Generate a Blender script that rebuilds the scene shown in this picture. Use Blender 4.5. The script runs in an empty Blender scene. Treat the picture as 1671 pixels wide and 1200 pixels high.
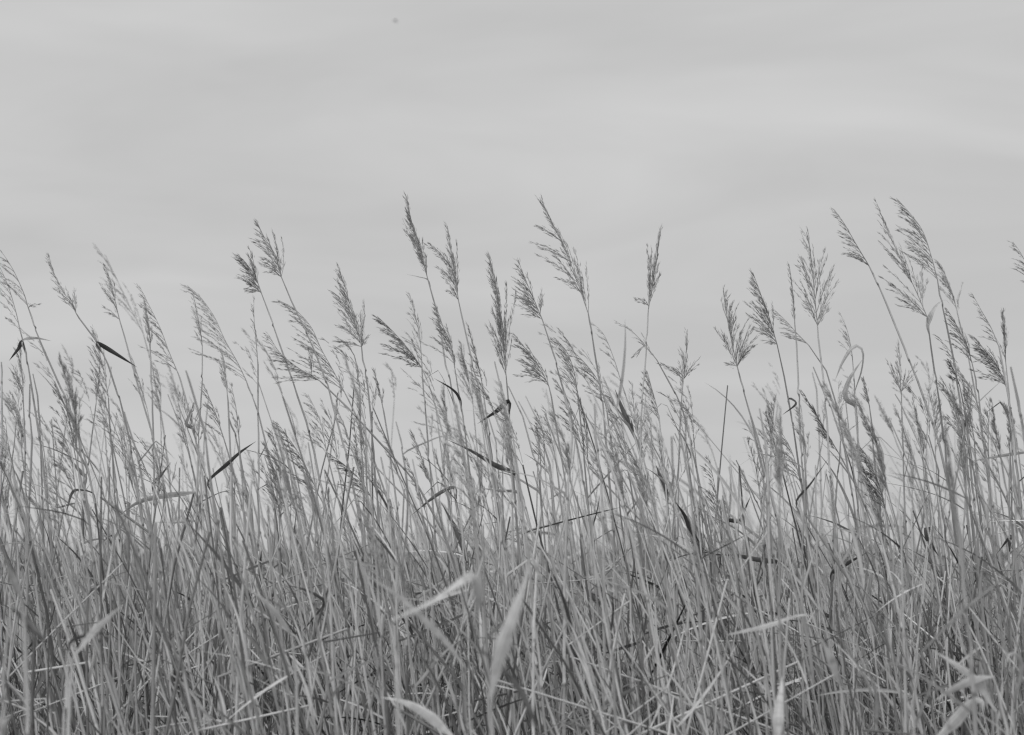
import bpy, math
import numpy as np
from mathutils import Vector

# ------------------------------------------------------------------ camera, sky, sun, exposure
scene = bpy.context.scene
C = scene.collection
R = math.radians
EYE = 1.6
TILT = R(6.15)
FPX = 2785.0                      # focal length in photo pixels (60 mm on 36 mm, 1671 px wide)
FOCUS = 5.0
cam_d = bpy.data.cameras.new('camera')
cam = bpy.data.objects.new('camera', cam_d); C.objects.link(cam)
cam.location = (0, 0, EYE); cam.rotation_euler = (math.pi/2 + TILT, 0, 0)
cam_d.sensor_width = 36.0; cam_d.lens = 60.0
cam_d.clip_start = 0.05; cam_d.clip_end = 6000
cam_d.dof.use_dof = True; cam_d.dof.focus_distance = FOCUS; cam_d.dof.aperture_fstop = 3.5
scene.camera = cam

SUN_EL, SUN_AZ = R(52), R(205)    # overcast: soft light from high up behind the camera
world = bpy.data.worlds.new('World'); scene.world = world; world.use_nodes = True
wn, wl = world.node_tree.nodes, world.node_tree.links
wn.clear()
sky = wn.new('ShaderNodeTexSky'); sky.sky_type = 'NISHITA'; sky.sun_disc = False
sky.sun_elevation = SUN_EL; sky.sun_rotation = SUN_AZ; sky.dust_density = 3.0; sky.ozone_density = 1.0
bw = wn.new('ShaderNodeRGBToBW'); wl.new(sky.outputs[0], bw.inputs[0])
tc = wn.new('ShaderNodeTexCoord')
mp = wn.new('ShaderNodeMapping'); mp.inputs['Scale'].default_value = (2.2, 2.2, 11.0)
mp.inputs['Rotation'].default_value = (0.0, R(2.5), 0.0); mp.inputs['Location'].default_value = (2.5, 8.1, 1.9)
wl.new(tc.outputs['Generated'], mp.inputs[0])
nz = wn.new('ShaderNodeTexNoise'); nz.inputs['Scale'].default_value = 1.5; nz.inputs['Detail'].default_value = 4
nz.inputs['Roughness'].default_value = 0.5; nz.inputs['Distortion'].default_value = 0.5
wl.new(mp.outputs[0], nz.inputs['Vector'])
rmp = wn.new('ShaderNodeMapRange'); rmp.inputs['From Min'].default_value = 0.34; rmp.inputs['From Max'].default_value = 0.72
rmp.inputs['To Min'].default_value = 5.5; rmp.inputs['To Max'].default_value = 6.5; wl.new(nz.outputs[0], rmp.inputs[0])
mixs = wn.new('ShaderNodeMix'); mixs.data_type = 'FLOAT'; mixs.inputs[0].default_value = 0.93   # the cloud deck hides nearly all of the blue
wl.new(bw.outputs[0], mixs.inputs[2]); wl.new(rmp.outputs[0], mixs.inputs[3])
bg = wn.new('ShaderNodeBackground'); bg.inputs['Strength'].default_value = 0.1
wl.new(mixs.outputs[0], bg.inputs['Color'])
wo = wn.new('ShaderNodeOutputWorld'); wl.new(bg.outputs[0], wo.inputs[0])

sun_d = bpy.data.lights.new('sun', 'SUN'); sun_d.energy = 1.5; sun_d.angle = R(16); sun_d.color = (1, 1, 1)
sun = bpy.data.objects.new('sun', sun_d); C.objects.link(sun)
_sd = Vector((math.sin(SUN_AZ)*math.cos(SUN_EL), math.cos(SUN_AZ)*math.cos(SUN_EL), math.sin(SUN_EL)))
sun.rotation_euler = _sd.to_track_quat('Z', 'Y').to_euler(); sun.location = (-3, -6, 9)
vs = scene.view_settings
scene.display_settings.display_device = 'sRGB'
vs.view_transform = 'Standard'; vs.look = 'None'; vs.exposure = 0.0; vs.gamma = 1.0; vs.use_curve_mapping = False
scene.cycles.use_denoising = True
scene.cycles.max_bounces = 8; scene.cycles.transmission_bounces = 4; scene.cycles.diffuse_bounces = 4
scene.cycles.filter_width = 1.3

rng = np.random.default_rng(11)
U = rng.uniform
CT, ST = math.cos(TILT), math.sin(TILT)

def w(u, v, D):
    """photo pixel + distance along the view -> metres"""
    cx, cz = (u-835.5)/FPX, -(v-600)/FPX
    t = D/(CT - cz*ST)
    return np.array([cx*t, D, EYE + t*(ST + cz*CT)])
def proj(P):
    P = np.asarray(P, float); dx, dy, dz = P[..., 0], P[..., 1], P[..., 2]-EYE
    f = dy*CT + dz*ST; up = -dy*ST + dz*CT
    return np.stack([835.5 + FPX*dx/f, 600 - FPX*up/f], -1)

# ------------------------------------------------------------------ materials (a black and white picture: every tone is a neutral grey)
def material(name, base, rough=0.6, translucent=0.0, scale=(90, 90, 5), amount=0.35, per_object=0.25, spec=0.3, bump=0.0):
    m = bpy.data.materials.new(name); m.use_nodes = True
    n, l = m.node_tree.nodes, m.node_tree.links; n.clear()
    def math_(op, a, b):
        k = n.new('ShaderNodeMath'); k.operation = op
        for i, x in enumerate((a, b)):
            if isinstance(x, (int, float)): k.inputs[i].default_value = x
            else: l.new(x, k.inputs[i])
        return k.outputs[0]
    at = n.new('ShaderNodeAttribute'); at.attribute_name = 'tone'
    t = n.new('ShaderNodeTexCoord'); mpp = n.new('ShaderNodeMapping'); mpp.inputs['Scale'].default_value = scale
    l.new(t.outputs['Object'], mpp.inputs[0])
    no = n.new('ShaderNodeTexNoise'); no.inputs['Scale'].default_value = 1.0; no.inputs['Detail'].default_value = 4.0; no.inputs['Roughness'].default_value = 0.65
    l.new(mpp.outputs[0], no.inputs['Vector'])
    v = math_('MULTIPLY_ADD', no.outputs[0], 2*amount); v.node.inputs[2].default_value = 1-amount
    oi = n.new('ShaderNodeObjectInfo')
    r = math_('MULTIPLY_ADD', oi.outputs['Random'], per_object); r.node.inputs[2].default_value = 1-per_object/2
    # scattered darker flecks of age and mould
    fl = n.new('ShaderNodeTexNoise'); fl.inputs['Scale'].default_value = 38.0; fl.inputs['Detail'].default_value = 3.0
    l.new(t.outputs['Object'], fl.inputs['Vector'])
    fr = n.new('ShaderNodeMapRange'); fr.inputs[1].default_value = 0.60; fr.inputs[2].default_value = 0.74; fr.inputs[3].default_value = 1.0; fr.inputs[4].default_value = 0.6
    l.new(fl.outputs[0], fr.inputs[0])
    a = math_('MULTIPLY', at.outputs['Fac'], base); a = math_('MULTIPLY', a, v); a = math_('MULTIPLY', a, r); a = math_('MULTIPLY', a, fr.outputs[0])
    a = math_('MINIMUM', a, 0.8)
    cc = n.new('ShaderNodeCombineColor'); [l.new(a, cc.inputs[i]) for i in range(3)]
    b = n.new('ShaderNodeBsdfPrincipled'); b.inputs['Roughness'].default_value = rough
    b.inputs['Specular IOR Level'].default_value = spec
    l.new(cc.outputs[0], b.inputs['Base Color'])
    if bump:
        bp = n.new('ShaderNodeBump'); bp.inputs['Strength'].default_value = bump; bp.inputs['Distance'].default_value = 0.002
        l.new(no.outputs[0], bp.inputs['Height']); l.new(bp.outputs[0], b.inputs['Normal'])
    out = n.new('ShaderNodeOutputMaterial'); sh = b.outputs[0]
    if translucent:
        tr = n.new('ShaderNodeBsdfTranslucent'); l.new(cc.outputs[0], tr.inputs[0])
        mx = n.new('ShaderNodeMixShader'); mx.inputs[0].default_value = translucent
        l.new(b.outputs[0], mx.inputs[1]); l.new(tr.outputs[0], mx.inputs[2]); sh = mx.outputs[0]
    l.new(sh, out.inputs[0])
    return m
M_STEM = material('reed_stem', 0.52, 0.5, 0.0, (140, 140, 6), 0.32, 0.3, 0.35, 0.3)
M_PLUME = material('reed_plume', 0.62, 0.75, 0.35, (60, 60, 60), 0.35, 0.3, 0.15)
M_LEAF = material('reed_leaf', 0.52, 0.5, 0.28, (70, 70, 14), 0.3, 0.2, 0.35, 0.25)
M_MASS = material('reed_mass', 0.52, 0.6, 0.12, (120, 120, 5), 0.32, 0.0, 0.3)
M_GROUND = material('marsh_soil', 0.10, 0.9, 0.0, (3, 3, 3), 0.5, 0.0, 0.1, 0.6)
M_BIRD = material('feathers', 0.06, 0.7, 0.0, (20, 20, 20), 0.3, 0.0, 0.2)

# ------------------------------------------------------------------ mesh helpers
def norm(a): return a/np.maximum(np.linalg.norm(a, axis=-1, keepdims=True), 1e-9)
def tangents(P):
    t = np.empty_like(P); t[..., 1:-1, :] = P[..., 2:, :]-P[..., :-2, :]
    t[..., 0, :] = P[..., 1, :]-P[..., 0, :]; t[..., -1, :] = P[..., -1, :]-P[..., -2, :]
    return norm(t)
def resample(pts, n=None, at=None):
    """smooth curve through control points, sampled evenly by length (or at given lengths)"""
    P = np.asarray(pts, float)
    if len(P) > 2:
        Q = np.vstack([2*P[0]-P[1], P, 2*P[-1]-P[-2]])
        p0, p1, p2, p3 = Q[:-3, None], Q[1:-2, None], Q[2:-1, None], Q[3:, None]
        s = np.linspace(0, 1, 12, endpoint=False)[None, :, None]
        P = np.vstack([(0.5*((2*p1)+(p2-p0)*s+(2*p0-5*p1+4*p2-p3)*s*s+(3*p1-p0-3*p2+p3)*s**3)).reshape(-1, 3), P[-1:]])
    d = np.r_[0, np.cumsum(np.linalg.norm(np.diff(P, axis=0), axis=1))]
    s = np.linspace(0, d[-1], n) if at is None else np.asarray(at)
    return np.stack([np.interp(s, d, P[:, k]) for k in range(3)], 1)
def length(P): return float(np.linalg.norm(np.diff(P, axis=0), axis=1).sum())

class MB:
    def __init__(self): self.v, self.q, self.t, self.tone, self.n = [], [], [], [], 0
    def _add(self, V, tone):
        self.v.append(V.reshape(-1, 3)); self.tone.append(np.broadcast_to(tone, V.shape[:-1]).reshape(-1)); b = self.n; self.n += V.size//3; return b
    def tubes(self, P, r, sides, tone):
        """P (n,k,3), r (n,k), tone (n,k) or (n,1)"""
        P = np.asarray(P, float); n, k, _ = P.shape
        T = tangents(P); ref = np.where(np.abs(T[..., 1:2]) > 0.9, [1.0, 0, 0], [0, 1.0, 0])
        A = norm(np.cross(T, ref)); B = np.cross(T, A)
        ang = np.arange(sides)*2*math.pi/sides + 0.5
        V = P[:, :, None] + r[..., None, None]*(np.cos(ang)[:, None]*A[:, :, None] + np.sin(ang)[:, None]*B[:, :, None])
        b = self._add(V, np.broadcast_to(tone, (n, k))[..., None])
        I = b + np.arange(n*k*sides).reshape(n, k, sides)
        a, c = I[:, :-1], I[:, 1:]
        self.q.append(np.stack([a, np.roll(a, -1, 2), np.roll(c, -1, 2), c], -1).reshape(-1, 4))
    def ribbons(self, P, side, nrm, fold, tone, ribs=3):
        """blades with a folded midrib: P (n,k,3), side (n,k,3) half width vector, nrm (n,k,3)"""
        n, k, _ = P.shape
        c = np.array([-1.0, 0, 1]) if ribs < 5 else np.linspace(-1, 1, ribs)
        hw = np.linalg.norm(side, axis=-1, keepdims=True)
        V = np.stack([P + side*x - nrm*fold*hw*(1-abs(x))**0.8 for x in c], 2)
        mul = np.array([1.0, 1.18, 0.96]) if ribs < 5 else np.where(np.arange(ribs) % 2, 1.16, 0.84)*U(0.85, 1.12, ribs)
        tn = np.broadcast_to(tone, (n, k)); m_ = len(c)
        b = self._add(V, tn[..., None]*mul)
        I = b + np.arange(n*k*m_).reshape(n, k, m_)
        a, c2 = I[:, :-1], I[:, 1:]
        self.q.append(np.stack([a[..., :-1], a[..., 1:], c2[..., 1:], c2[..., :-1]], -1).reshape(-1, 4))
    def spikelets(self, P, D, L, W, tone):
        """slim three-sided seeds: base, belly ring, tip"""
        n = len(P); ref = norm(rng.normal(size=(n, 3))); A = norm(np.cross(D, ref)); B = np.cross(D, A)
        mid = P + D*(L*0.42)[:, None]
        ring = [mid + W[:, None]*(math.cos(a)*A + math.sin(a)*B) for a in (0, 2.094, 4.189)]
        V = np.stack([P]+ring+[P + D*L[:, None]], 1)
        b = self._add(V, np.broadcast_to(np.asarray(tone).reshape(-1, 1), (n, 5)))
        o = b + 5*np.arange(n)[:, None]
        for tri in ((0, 2, 1), (0, 3, 2), (0, 1, 3), (4, 1, 2), (4, 2, 3), (4, 3, 1)): self.t.append(o + np.array(tri))
    def build(self, name, mat, parent=None, origin=None, smooth=True):
        V = np.concatenate(self.v)
        if origin is not None: V = V - np.asarray(origin)
        q = np.concatenate(self.q) if self.q else np.zeros((0, 4), int); t = np.concatenate(self.t) if self.t else np.zeros((0, 3), int)
        me = bpy.data.meshes.new(name)
        me.vertices.add(len(V)); me.vertices.foreach_set('co', V.astype(np.float32).ravel())
        me.loops.add(q.size+t.size); me.loops.foreach_set('vertex_index', np.r_[q.ravel(), t.ravel()].astype(np.int32))
        me.polygons.add(len(q)+len(t))
        st = np.r_[np.arange(len(q))*4, q.size+np.arange(len(t))*3]
        me.polygons.foreach_set('loop_start', st.astype(np.int32))
        me.polygons.foreach_set('use_smooth', np.r_[np.full(len(q), smooth), np.zeros(len(t), bool)])
        at = me.attributes.new('tone', 'FLOAT', 'POINT'); at.data.foreach_set('value', np.concatenate(self.tone).astype(np.float32))
        me.update(calc_edges=True); me.materials.append(mat)
        o = bpy.data.objects.new(name, me); C.objects.link(o)
        if parent is not None: o.parent = parent
        return o

def tag(o, label, cat=None, group=None, kind=None):
    o['label'] = label
    if cat: o['category'] = cat
    if group: o['group'] = group
    if kind: o['kind'] = kind
    return o

# ------------------------------------------------------------------ parts of a reed
def add_stem(mb, pts, r0, r1, tone, detail=True):
    """a jointed cane: leaf sheaths wrap it from node to node, each node is a dark swollen ring"""
    full = resample(pts, 200); L = length(full)
    s, rr, tt = [0.0], [r0], [tone*0.9]
    x = U(0.10, 0.2)
    while x < L-0.05:
        f = x/L; r = r0+(r1-r0)*f**1.3; ph = tone*U(0.82, 1.18)
        s += [x-0.008, x, x+0.007, x+0.03]; rr += [r*0.88, r*1.22, r*1.02, r*1.14]; tt += [tone*0.95, tone*0.42, ph*1.08, ph]
        x += U(0.13, 0.21)*(1.15 if f > 0.5 else 1.0)
        if x-0.06 < L: s.append(min(x-0.06, L-0.02)); rr.append(r*1.02); tt.append(ph*0.93)
    s.append(L); rr.append(r1*0.8); tt.append(tone*0.85)
    s = np.array(s); o = np.argsort(s); s = s[o]; rr = np.array(rr)[o]; tt = np.array(tt)[o]
    P = resample(full, at=s)
    P[1:-1, :2] += rng.normal(0, 0.0012, (len(P)-2, 2))
    mb.tubes(P[None], rr[None], 6, tt[None])

WIND = np.array([-1.0, 0.05, -0.12])
STYLE = {  # branches per metre, branch length, spread angle, one-sidedness, wind bend, seeds per metre
    'n': (84, 0.40, 12, 0.25, 0.28, 240),
    'b': (80, 0.46, 28, 0.80, 0.70, 240),
    'o': (54, 0.48, 22, 0.30, 0.32, 190),
    'd': (64, 0.42, 31, 1.15, 0.80, 215),
    'x': (46, 0.36, 21, 0.50, 0.50, 180),
}
def plume(spine, style, bias=-1.0, dens=1.0, tone=1.0, lod=1.0, scale=1.0, tufts=()):
    """list of branches; each is (twig points, twig radii, seed positions, directions, lengths, widths, tones)"""
    npm, bl, spread, one, bend, spm = STYLE[style]
    L = length(spine); S = resample(spine, 60); T = tangents(S); out = []
    nb = max(7, int(npm*dens*L*lod))
    wind = WIND*np.array([-bias, 1, 1])
    jobs = []
    for i in range(nb):
        t = min(0.97, ((i+U(0.1, 0.9))/nb)**1.12*0.97)
        jobs.append((t, L*(bl*(1-t)**0.9+0.06)*U(0.6, 1.25)*scale, None))
    for a, b in tufts:
        jobs.append((None, 0, (a, b)))
        for _ in range(2):
            v = b-a; l = np.linalg.norm(v); jobs.append((None, 0, (a+v*U(0, 0.12), a+v*U(0.6, 0.92)+rng.normal(0, 0.09*l, 3))))
    for t, bln, tuft in jobs:
        k = 6
        if tuft is None:
            j = t*59; i0 = int(j); p = S[i0]; Tt = T[i0]
            side = wind - Tt*np.dot(wind, Tt); side = side/np.linalg.norm(side)
            rv = rng.normal(size=3); rv -= Tt*np.dot(rv, Tt); rv /= np.linalg.norm(rv)
            perp = side*one + rv; perp /= np.linalg.norm(perp)
            a = R(spread*U(0.5, 1.3))*(1-0.75*t)
            d = Tt*math.cos(a)+perp*math.sin(a)
            P = [p]
            for s in range(k-1):
                d = d + (wind*bend + np.array([0, 0, -0.25*bend]))*0.09*U(0.5, 1.4) + rng.normal(0, 0.05, 3); d /= np.linalg.norm(d)
                P.append(P[-1]+d*bln/(k-1))
            P = np.array(P)
        else:
            A, B = tuft; bln = np.linalg.norm(B-A); mid = (A+B)/2 + np.array([0, U(-.02, .02), 0.08*bln])
            P = resample([A, mid, B], k)
        n = max(4, int(bln*spm*(0.55+0.45*lod)*(1.3 if tuft is not None else 1.0)))
        sp = np.sort(U(0.16, 1.0, n)); dense = np.linspace(0, 1, k)
        Q = np.stack([np.interp(sp, dense, P[:, c]) for c in range(3)], 1)
        TT = tangents(P); G = norm(np.stack([np.interp(sp, dense, TT[:, c]) for c in range(3)], 1))
        rv = rng.normal(size=(n, 3)); rv -= G*(rv*G).sum(1, keepdims=True); rv = norm(rv)
        prof = np.clip(np.minimum(sp/0.3, (1.08-sp)/0.6), 0.1, 1)
        Q = Q + rv*(0.0028*prof*U(0.1, 1.6, n)*(1.8 if tuft is not None else 1.0))[:, None]
        Dv = norm(G + rv*U(0.02, 0.32, n)[:, None] + wind*0.10)
        Ln = U(0.010, 0.019, n)*(1.0 if lod > 0.8 else 1.1); Wd = U(0.00055, 0.00105, n)*(1.0 if lod > 0.8 else 1.25)
        out.append((P, np.linspace(0.0009, 0.0004, k), Q, Dv, Ln, Wd, tone*U(0.65, 1.35, n)))
    return out
def put_branch(mb, br, tone):
    P, r, Q, Dv, Ln, Wd, tn = br
    mb.tubes(P[None], r[None], 3, np.array([[tone]])); mb.spikelets(Q, Dv, Ln, Wd, tn)

def lit_side(pts, tone):
    up = pts[-1][0]-pts[0][0]          # pale blades show their upper face, dark ones the underside
    return (1.0 if up >= 0 else -1.0)*(1 if tone > 0.5 else -1)
def add_leaf(mb, pts, W, fr, tone, fold=0.25, k=14, flip=1.0, rag=0.0, foot=(0.3, 0.2), tip=(1.7, 1.0), ribs=3):
    """long pointed blade; fr = how much of the blade's width faces the viewer along its length (a twist about its midrib)"""
    P = resample(pts, k); s = np.linspace(0, 1, k); T = tangents(P)
    ref = np.array([0, 1.0, 0]); inp = norm(np.cross(T, ref)); dep = norm(np.cross(inp, T))
    f = np.interp(s, np.linspace(0, 1, len(fr)), fr); ph = np.arccos(np.clip(f, 0.02, 1))*flip
    ax = inp*np.cos(ph)[:, None] + dep*np.sin(ph)[:, None]; nr = np.cross(ax, T)
    prof = np.clip(foot[0]+s/foot[1]*(1-foot[0]), foot[0], 1)**1.0*(1-s**tip[0])**tip[1] + 0.015
    if rag: prof = prof*(1+rag*np.sin(s*U(14, 26)+U(0, 6)))
    mb.ribbons(P[None], (ax*(W/2*prof)[:, None])[None], nr[None], fold, (tone*(1+0.10*np.sin(s*5+U(0, 6))+rng.normal(0, 0.07 if ribs > 3 else 0.03, k)))[None], ribs)

# ------------------------------------------------------------------ ground
def ground():
    g = np.concatenate([np.linspace(-2600, -60, 14), np.linspace(-40, 40, 41), np.linspace(60, 2600, 14)])
    X, Y = np.meshgrid(g, g+8); Z = 0.03*np.sin(X*0.9+1)*np.cos(Y*0.7) + 0.02*np.sin(X*2.3+Y*1.9); Z[(np.abs(X) > 45) | (np.abs(Y-8) > 45)] = 0
    mb = MB(); b = mb._add(np.stack([X, Y, Z], -1), 1.0); n = len(g); I = b+np.arange(n*n).reshape(n, n)
    mb.q.append(np.stack([I[:-1, :-1], I[:-1, 1:], I[1:, 1:], I[1:, :-1]], -1).reshape(-1, 4))
    o = mb.build('ground', M_GROUND); tag(o, 'dark marsh soil hidden under the reeds', kind='structure')
ground()

# ------------------------------------------------------------------ the uncountable mass: lower stalks and blades between and behind the reeds
HILL = [(0, 0.0), (110, 0.05), (300, 0.0), (560, 0.02), (800, 0.05), (960, 0.12), (1060, 0.20), (1140, 0.10), (1300, 0.12), (1450, 0.08), (1560, 0.02), (1671, 0.06)]
def mass(name, label, n, dmin, dmax, dpow, hfun, r, sides, seg, leaf_n, leaf_len, leaf_w, tone, margin=1.35, lean=(0.02, 0.16), plumes=0.0, broken=0.0):
    mb = MB()
    D = dmin + (dmax-dmin)*U(0, 1, n)**dpow
    u = 835.5 + U(-1, 1, n)*835.5*margin
    X = (u-835.5)/FPX*D
    H = hfun(u, D)
    s = np.linspace(0, 1, seg)
    ln = rng.normal(np.mean(lean), (lean[1]-lean[0])/2, n); cv = U(1.3, 2.4, n)
    ly = rng.normal(0, 0.06, n)
    P = np.empty((n, seg, 3))
    z0 = np.maximum(0, np.minimum(0.55, H-0.9))*0   # rooted in the ground
    P[..., 2] = z0[:, None] + (H-z0)[:, None]*s
    P[..., 0] = X[:, None] + (ln*H)[:, None]*(1 - s[None]**cv[:, None]) + rng.normal(0, 0.003, (n, seg))
    P[..., 1] = D[:, None] + (ly*H)[:, None]*s**1.5
    tn = tone*np.where(U(0, 1, n) < 0.2, U(0.2, 0.5, n), np.clip(rng.normal(1.1, 0.40, n), 0.3, 1.85))
    brk = np.where(U(0, 1, n) < broken)[0]                       # snapped stalks: the top falls over sideways
    for i in brk:
        c = int(U(0.62, 0.93)*seg); c = min(max(c, 2), seg-2); a = R(U(40, 150))*(-1 if U(0, 1) < .6 else 1); st = (H[i]/(seg-1))*U(0.7, 1.3)
        for j in range(c+1, seg): P[i, j] = P[i, j-1] + st*np.array([math.sin(a), 0.2*math.sin(i), math.cos(a)])
    rr = U(*r, n)[:, None]*(1-0.55*s**1.6)
    mb.tubes(P, rr, sides, (tn[:, None]*(1+0.12*rng.normal(size=(n, seg)))))
    # blades
    for j in range(leaf_n):
        m = U(0, 1, n) < (0.7, 0.5, 0.45)[j]; idx = np.where(m)[0]; q = len(idx)
        f = U(0.45, 0.97, q) if j else U(0.6, 0.99, q)
        fi = f*(seg-1); i0 = np.minimum(fi.astype(int), seg-2); fr = (fi-i0)[:, None]
        B = P[idx, i0]*(1-fr)+P[idx, i0+1]*fr
        az = np.where(U(0, 1, q) < 0.62, U(2.2, 4.1, q), U(0, 6.28, q)); L = U(*leaf_len, q)
        el = np.radians(np.where(U(0, 1, q) < 0.78, U(52, 86, q), U(-30, 45, q))); sag = U(0.0, 0.9, q)
        kk = 7; d = np.stack([np.cos(az)*np.cos(el), np.sin(az)*np.cos(el), np.sin(el)], 1); Q = [B]
        for _ in range(kk-1):
            Q.append(Q[-1]+d*(L/(kk-1))[:, None]); d = norm(d+np.stack([-0.05*np.ones(q), 0*L, -0.13*sag], 1))
        Q = np.stack(Q, 1); T = tangents(Q); ss = np.linspace(0, 1, kk)
        nh = norm(rng.normal(size=(q, 1, 3))+np.array([0, -0.8, 0.5])); sd = norm(np.cross(T, nh)); nr = np.cross(sd, T)
        pf = np.clip(0.45+ss/0.2*0.55, 0.45, 1)*(1-ss**2.2)**0.9+0.02
        lt = tone*np.where(U(0, 1, q) < 0.2, U(0.12, 0.4, q), U(0.5, 1.35, q))
        mb.ribbons(Q, sd*(U(*leaf_w, q)[:, None]/2*pf)[..., None], nr, 0.25, lt[:, None])
    if plumes:
        for i in np.where(U(0, 1, n) < plumes)[0]:
            tip = P[i, -1]; dr = norm(P[i, -1]-P[i, -3]); L = U(0.14, 0.24)
            sp = np.stack([tip-dr*0.02, tip+dr*L*0.5, tip+dr*L+np.array([-0.25*L, 0, -0.03*L])])
            for br in plume(sp, 'bxon'[int(U(0, 4))], tone=U(0.7, 1.25), lod=0.45): put_branch(mb, br, 0.8)
    o = mb.build(name, M_MASS); tag(o, label, kind='stuff'); return o

def hill(u): return np.interp(u, [a for a, b in HILL], [b for a, b in HILL])
mass('reed_thicket', 'dense tangle of pale lower reed stalks and blades filling the foot of the stand', 2400, 3.6, 8.5, 0.95,
     lambda u, D: EYE + np.clip(rng.normal(-0.13, 0.18, len(u)), -0.7, 0.24)*np.clip(D/5, 0.7, 1.3), (0.0024, 0.0074), 4, 11, 3, (0.08, 0.30), (0.003, 0.010), 1.08, lean=(-0.05, 0.2), broken=0.16)
mass('bare_stalks', 'many thin bare stalks standing among the plumed reeds', 320, 4.0, 9.0, 1.0,
     lambda u, D: EYE + U(0.0, 0.50, len(u))*np.clip(D/5, .8, 1.4), (0.0024, 0.0048), 5, 12, 3, (0.06, 0.24), (0.003, 0.008), 1.0, lean=(-0.02, 0.24), plumes=0.5, broken=0.12)
mass('leaning_stalks', 'dead stalks and blades leaning across one another low in the stand', 520, 3.8, 7.5, 1.0,
     lambda u, D: EYE - U(-0.06, 0.5, len(u))*np.clip(D/5, .8, 1.3), (0.0018, 0.0048), 4, 11, 2, (0.10, 0.30), (0.004, 0.011), 1.05, margin=1.5, lean=(-0.42, 0.6), broken=0.4)
mass('undergrowth', 'fine grass tangled between the feet of the reeds, coloured dark as the shaded gaps', 4200, 4.3, 8.5, 1.0,
     lambda u, D: EYE - (0.10+0.5*U(0, 1, len(u))**0.8 - 0.07*np.sin(u*0.017+1.1)*np.sin(u*0.0059+D))*np.clip(D/5, .8, 1.3), (0.0012, 0.0030), 3, 7, 2, (0.08, 0.26), (0.004, 0.010), 0.30, lean=(-0.2, 0.3))  # low tone puts the shade between the pale stems into the grass colour
mass('far_reed_field', 'soft mass of reeds stretching away to the horizon', 12000, 9.0, 70.0, 1.25,
     lambda u, D: EYE - 0.16 + hill(u)*np.clip(14/D, 0.4, 1.0) + 0.08*np.sin(u*0.021+D*0.9)*np.sin(u*0.0083+D*0.37+1) + rng.normal(0, 1, len(u))*np.clip(0.19*12/D+0.04, 0.08, 0.24), (0.005, 0.011), 3, 5, 1, (0.3, 0.6), (0.010, 0.022), 1.05, margin=1.7)

# ------------------------------------------------------------------ single reeds
REEDS = []
def ground_stem(pts, D, slope=None):
    """continue a traced stalk down to the soil, straightening towards the root"""
    P = [np.array(p) for p in pts]          # from plume base downwards
    d = norm(P[-1]-P[-2]) if len(P) > 1 else np.array([0.12, 0, -1.0])
    d[1] = 0; goal = np.array([U(0.0, 0.11), U(-0.04, 0.04), -1.0]); i = 0
    d[0] = np.clip(d[0], -0.4, 0.55)
    while P[-1][2] > 0.0 and i < 40:
        d = norm(d*0.7+norm(goal)*0.3); step = min(0.22, P[-1][2]/max(0.2, -d[2])+1e-3)
        P.append(P[-1]+d*step); i += 1
        if P[-1][2] < 0.01: break
    P[-1][2] = -0.01
    return np.array(P)[::-1]                # root first

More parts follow.
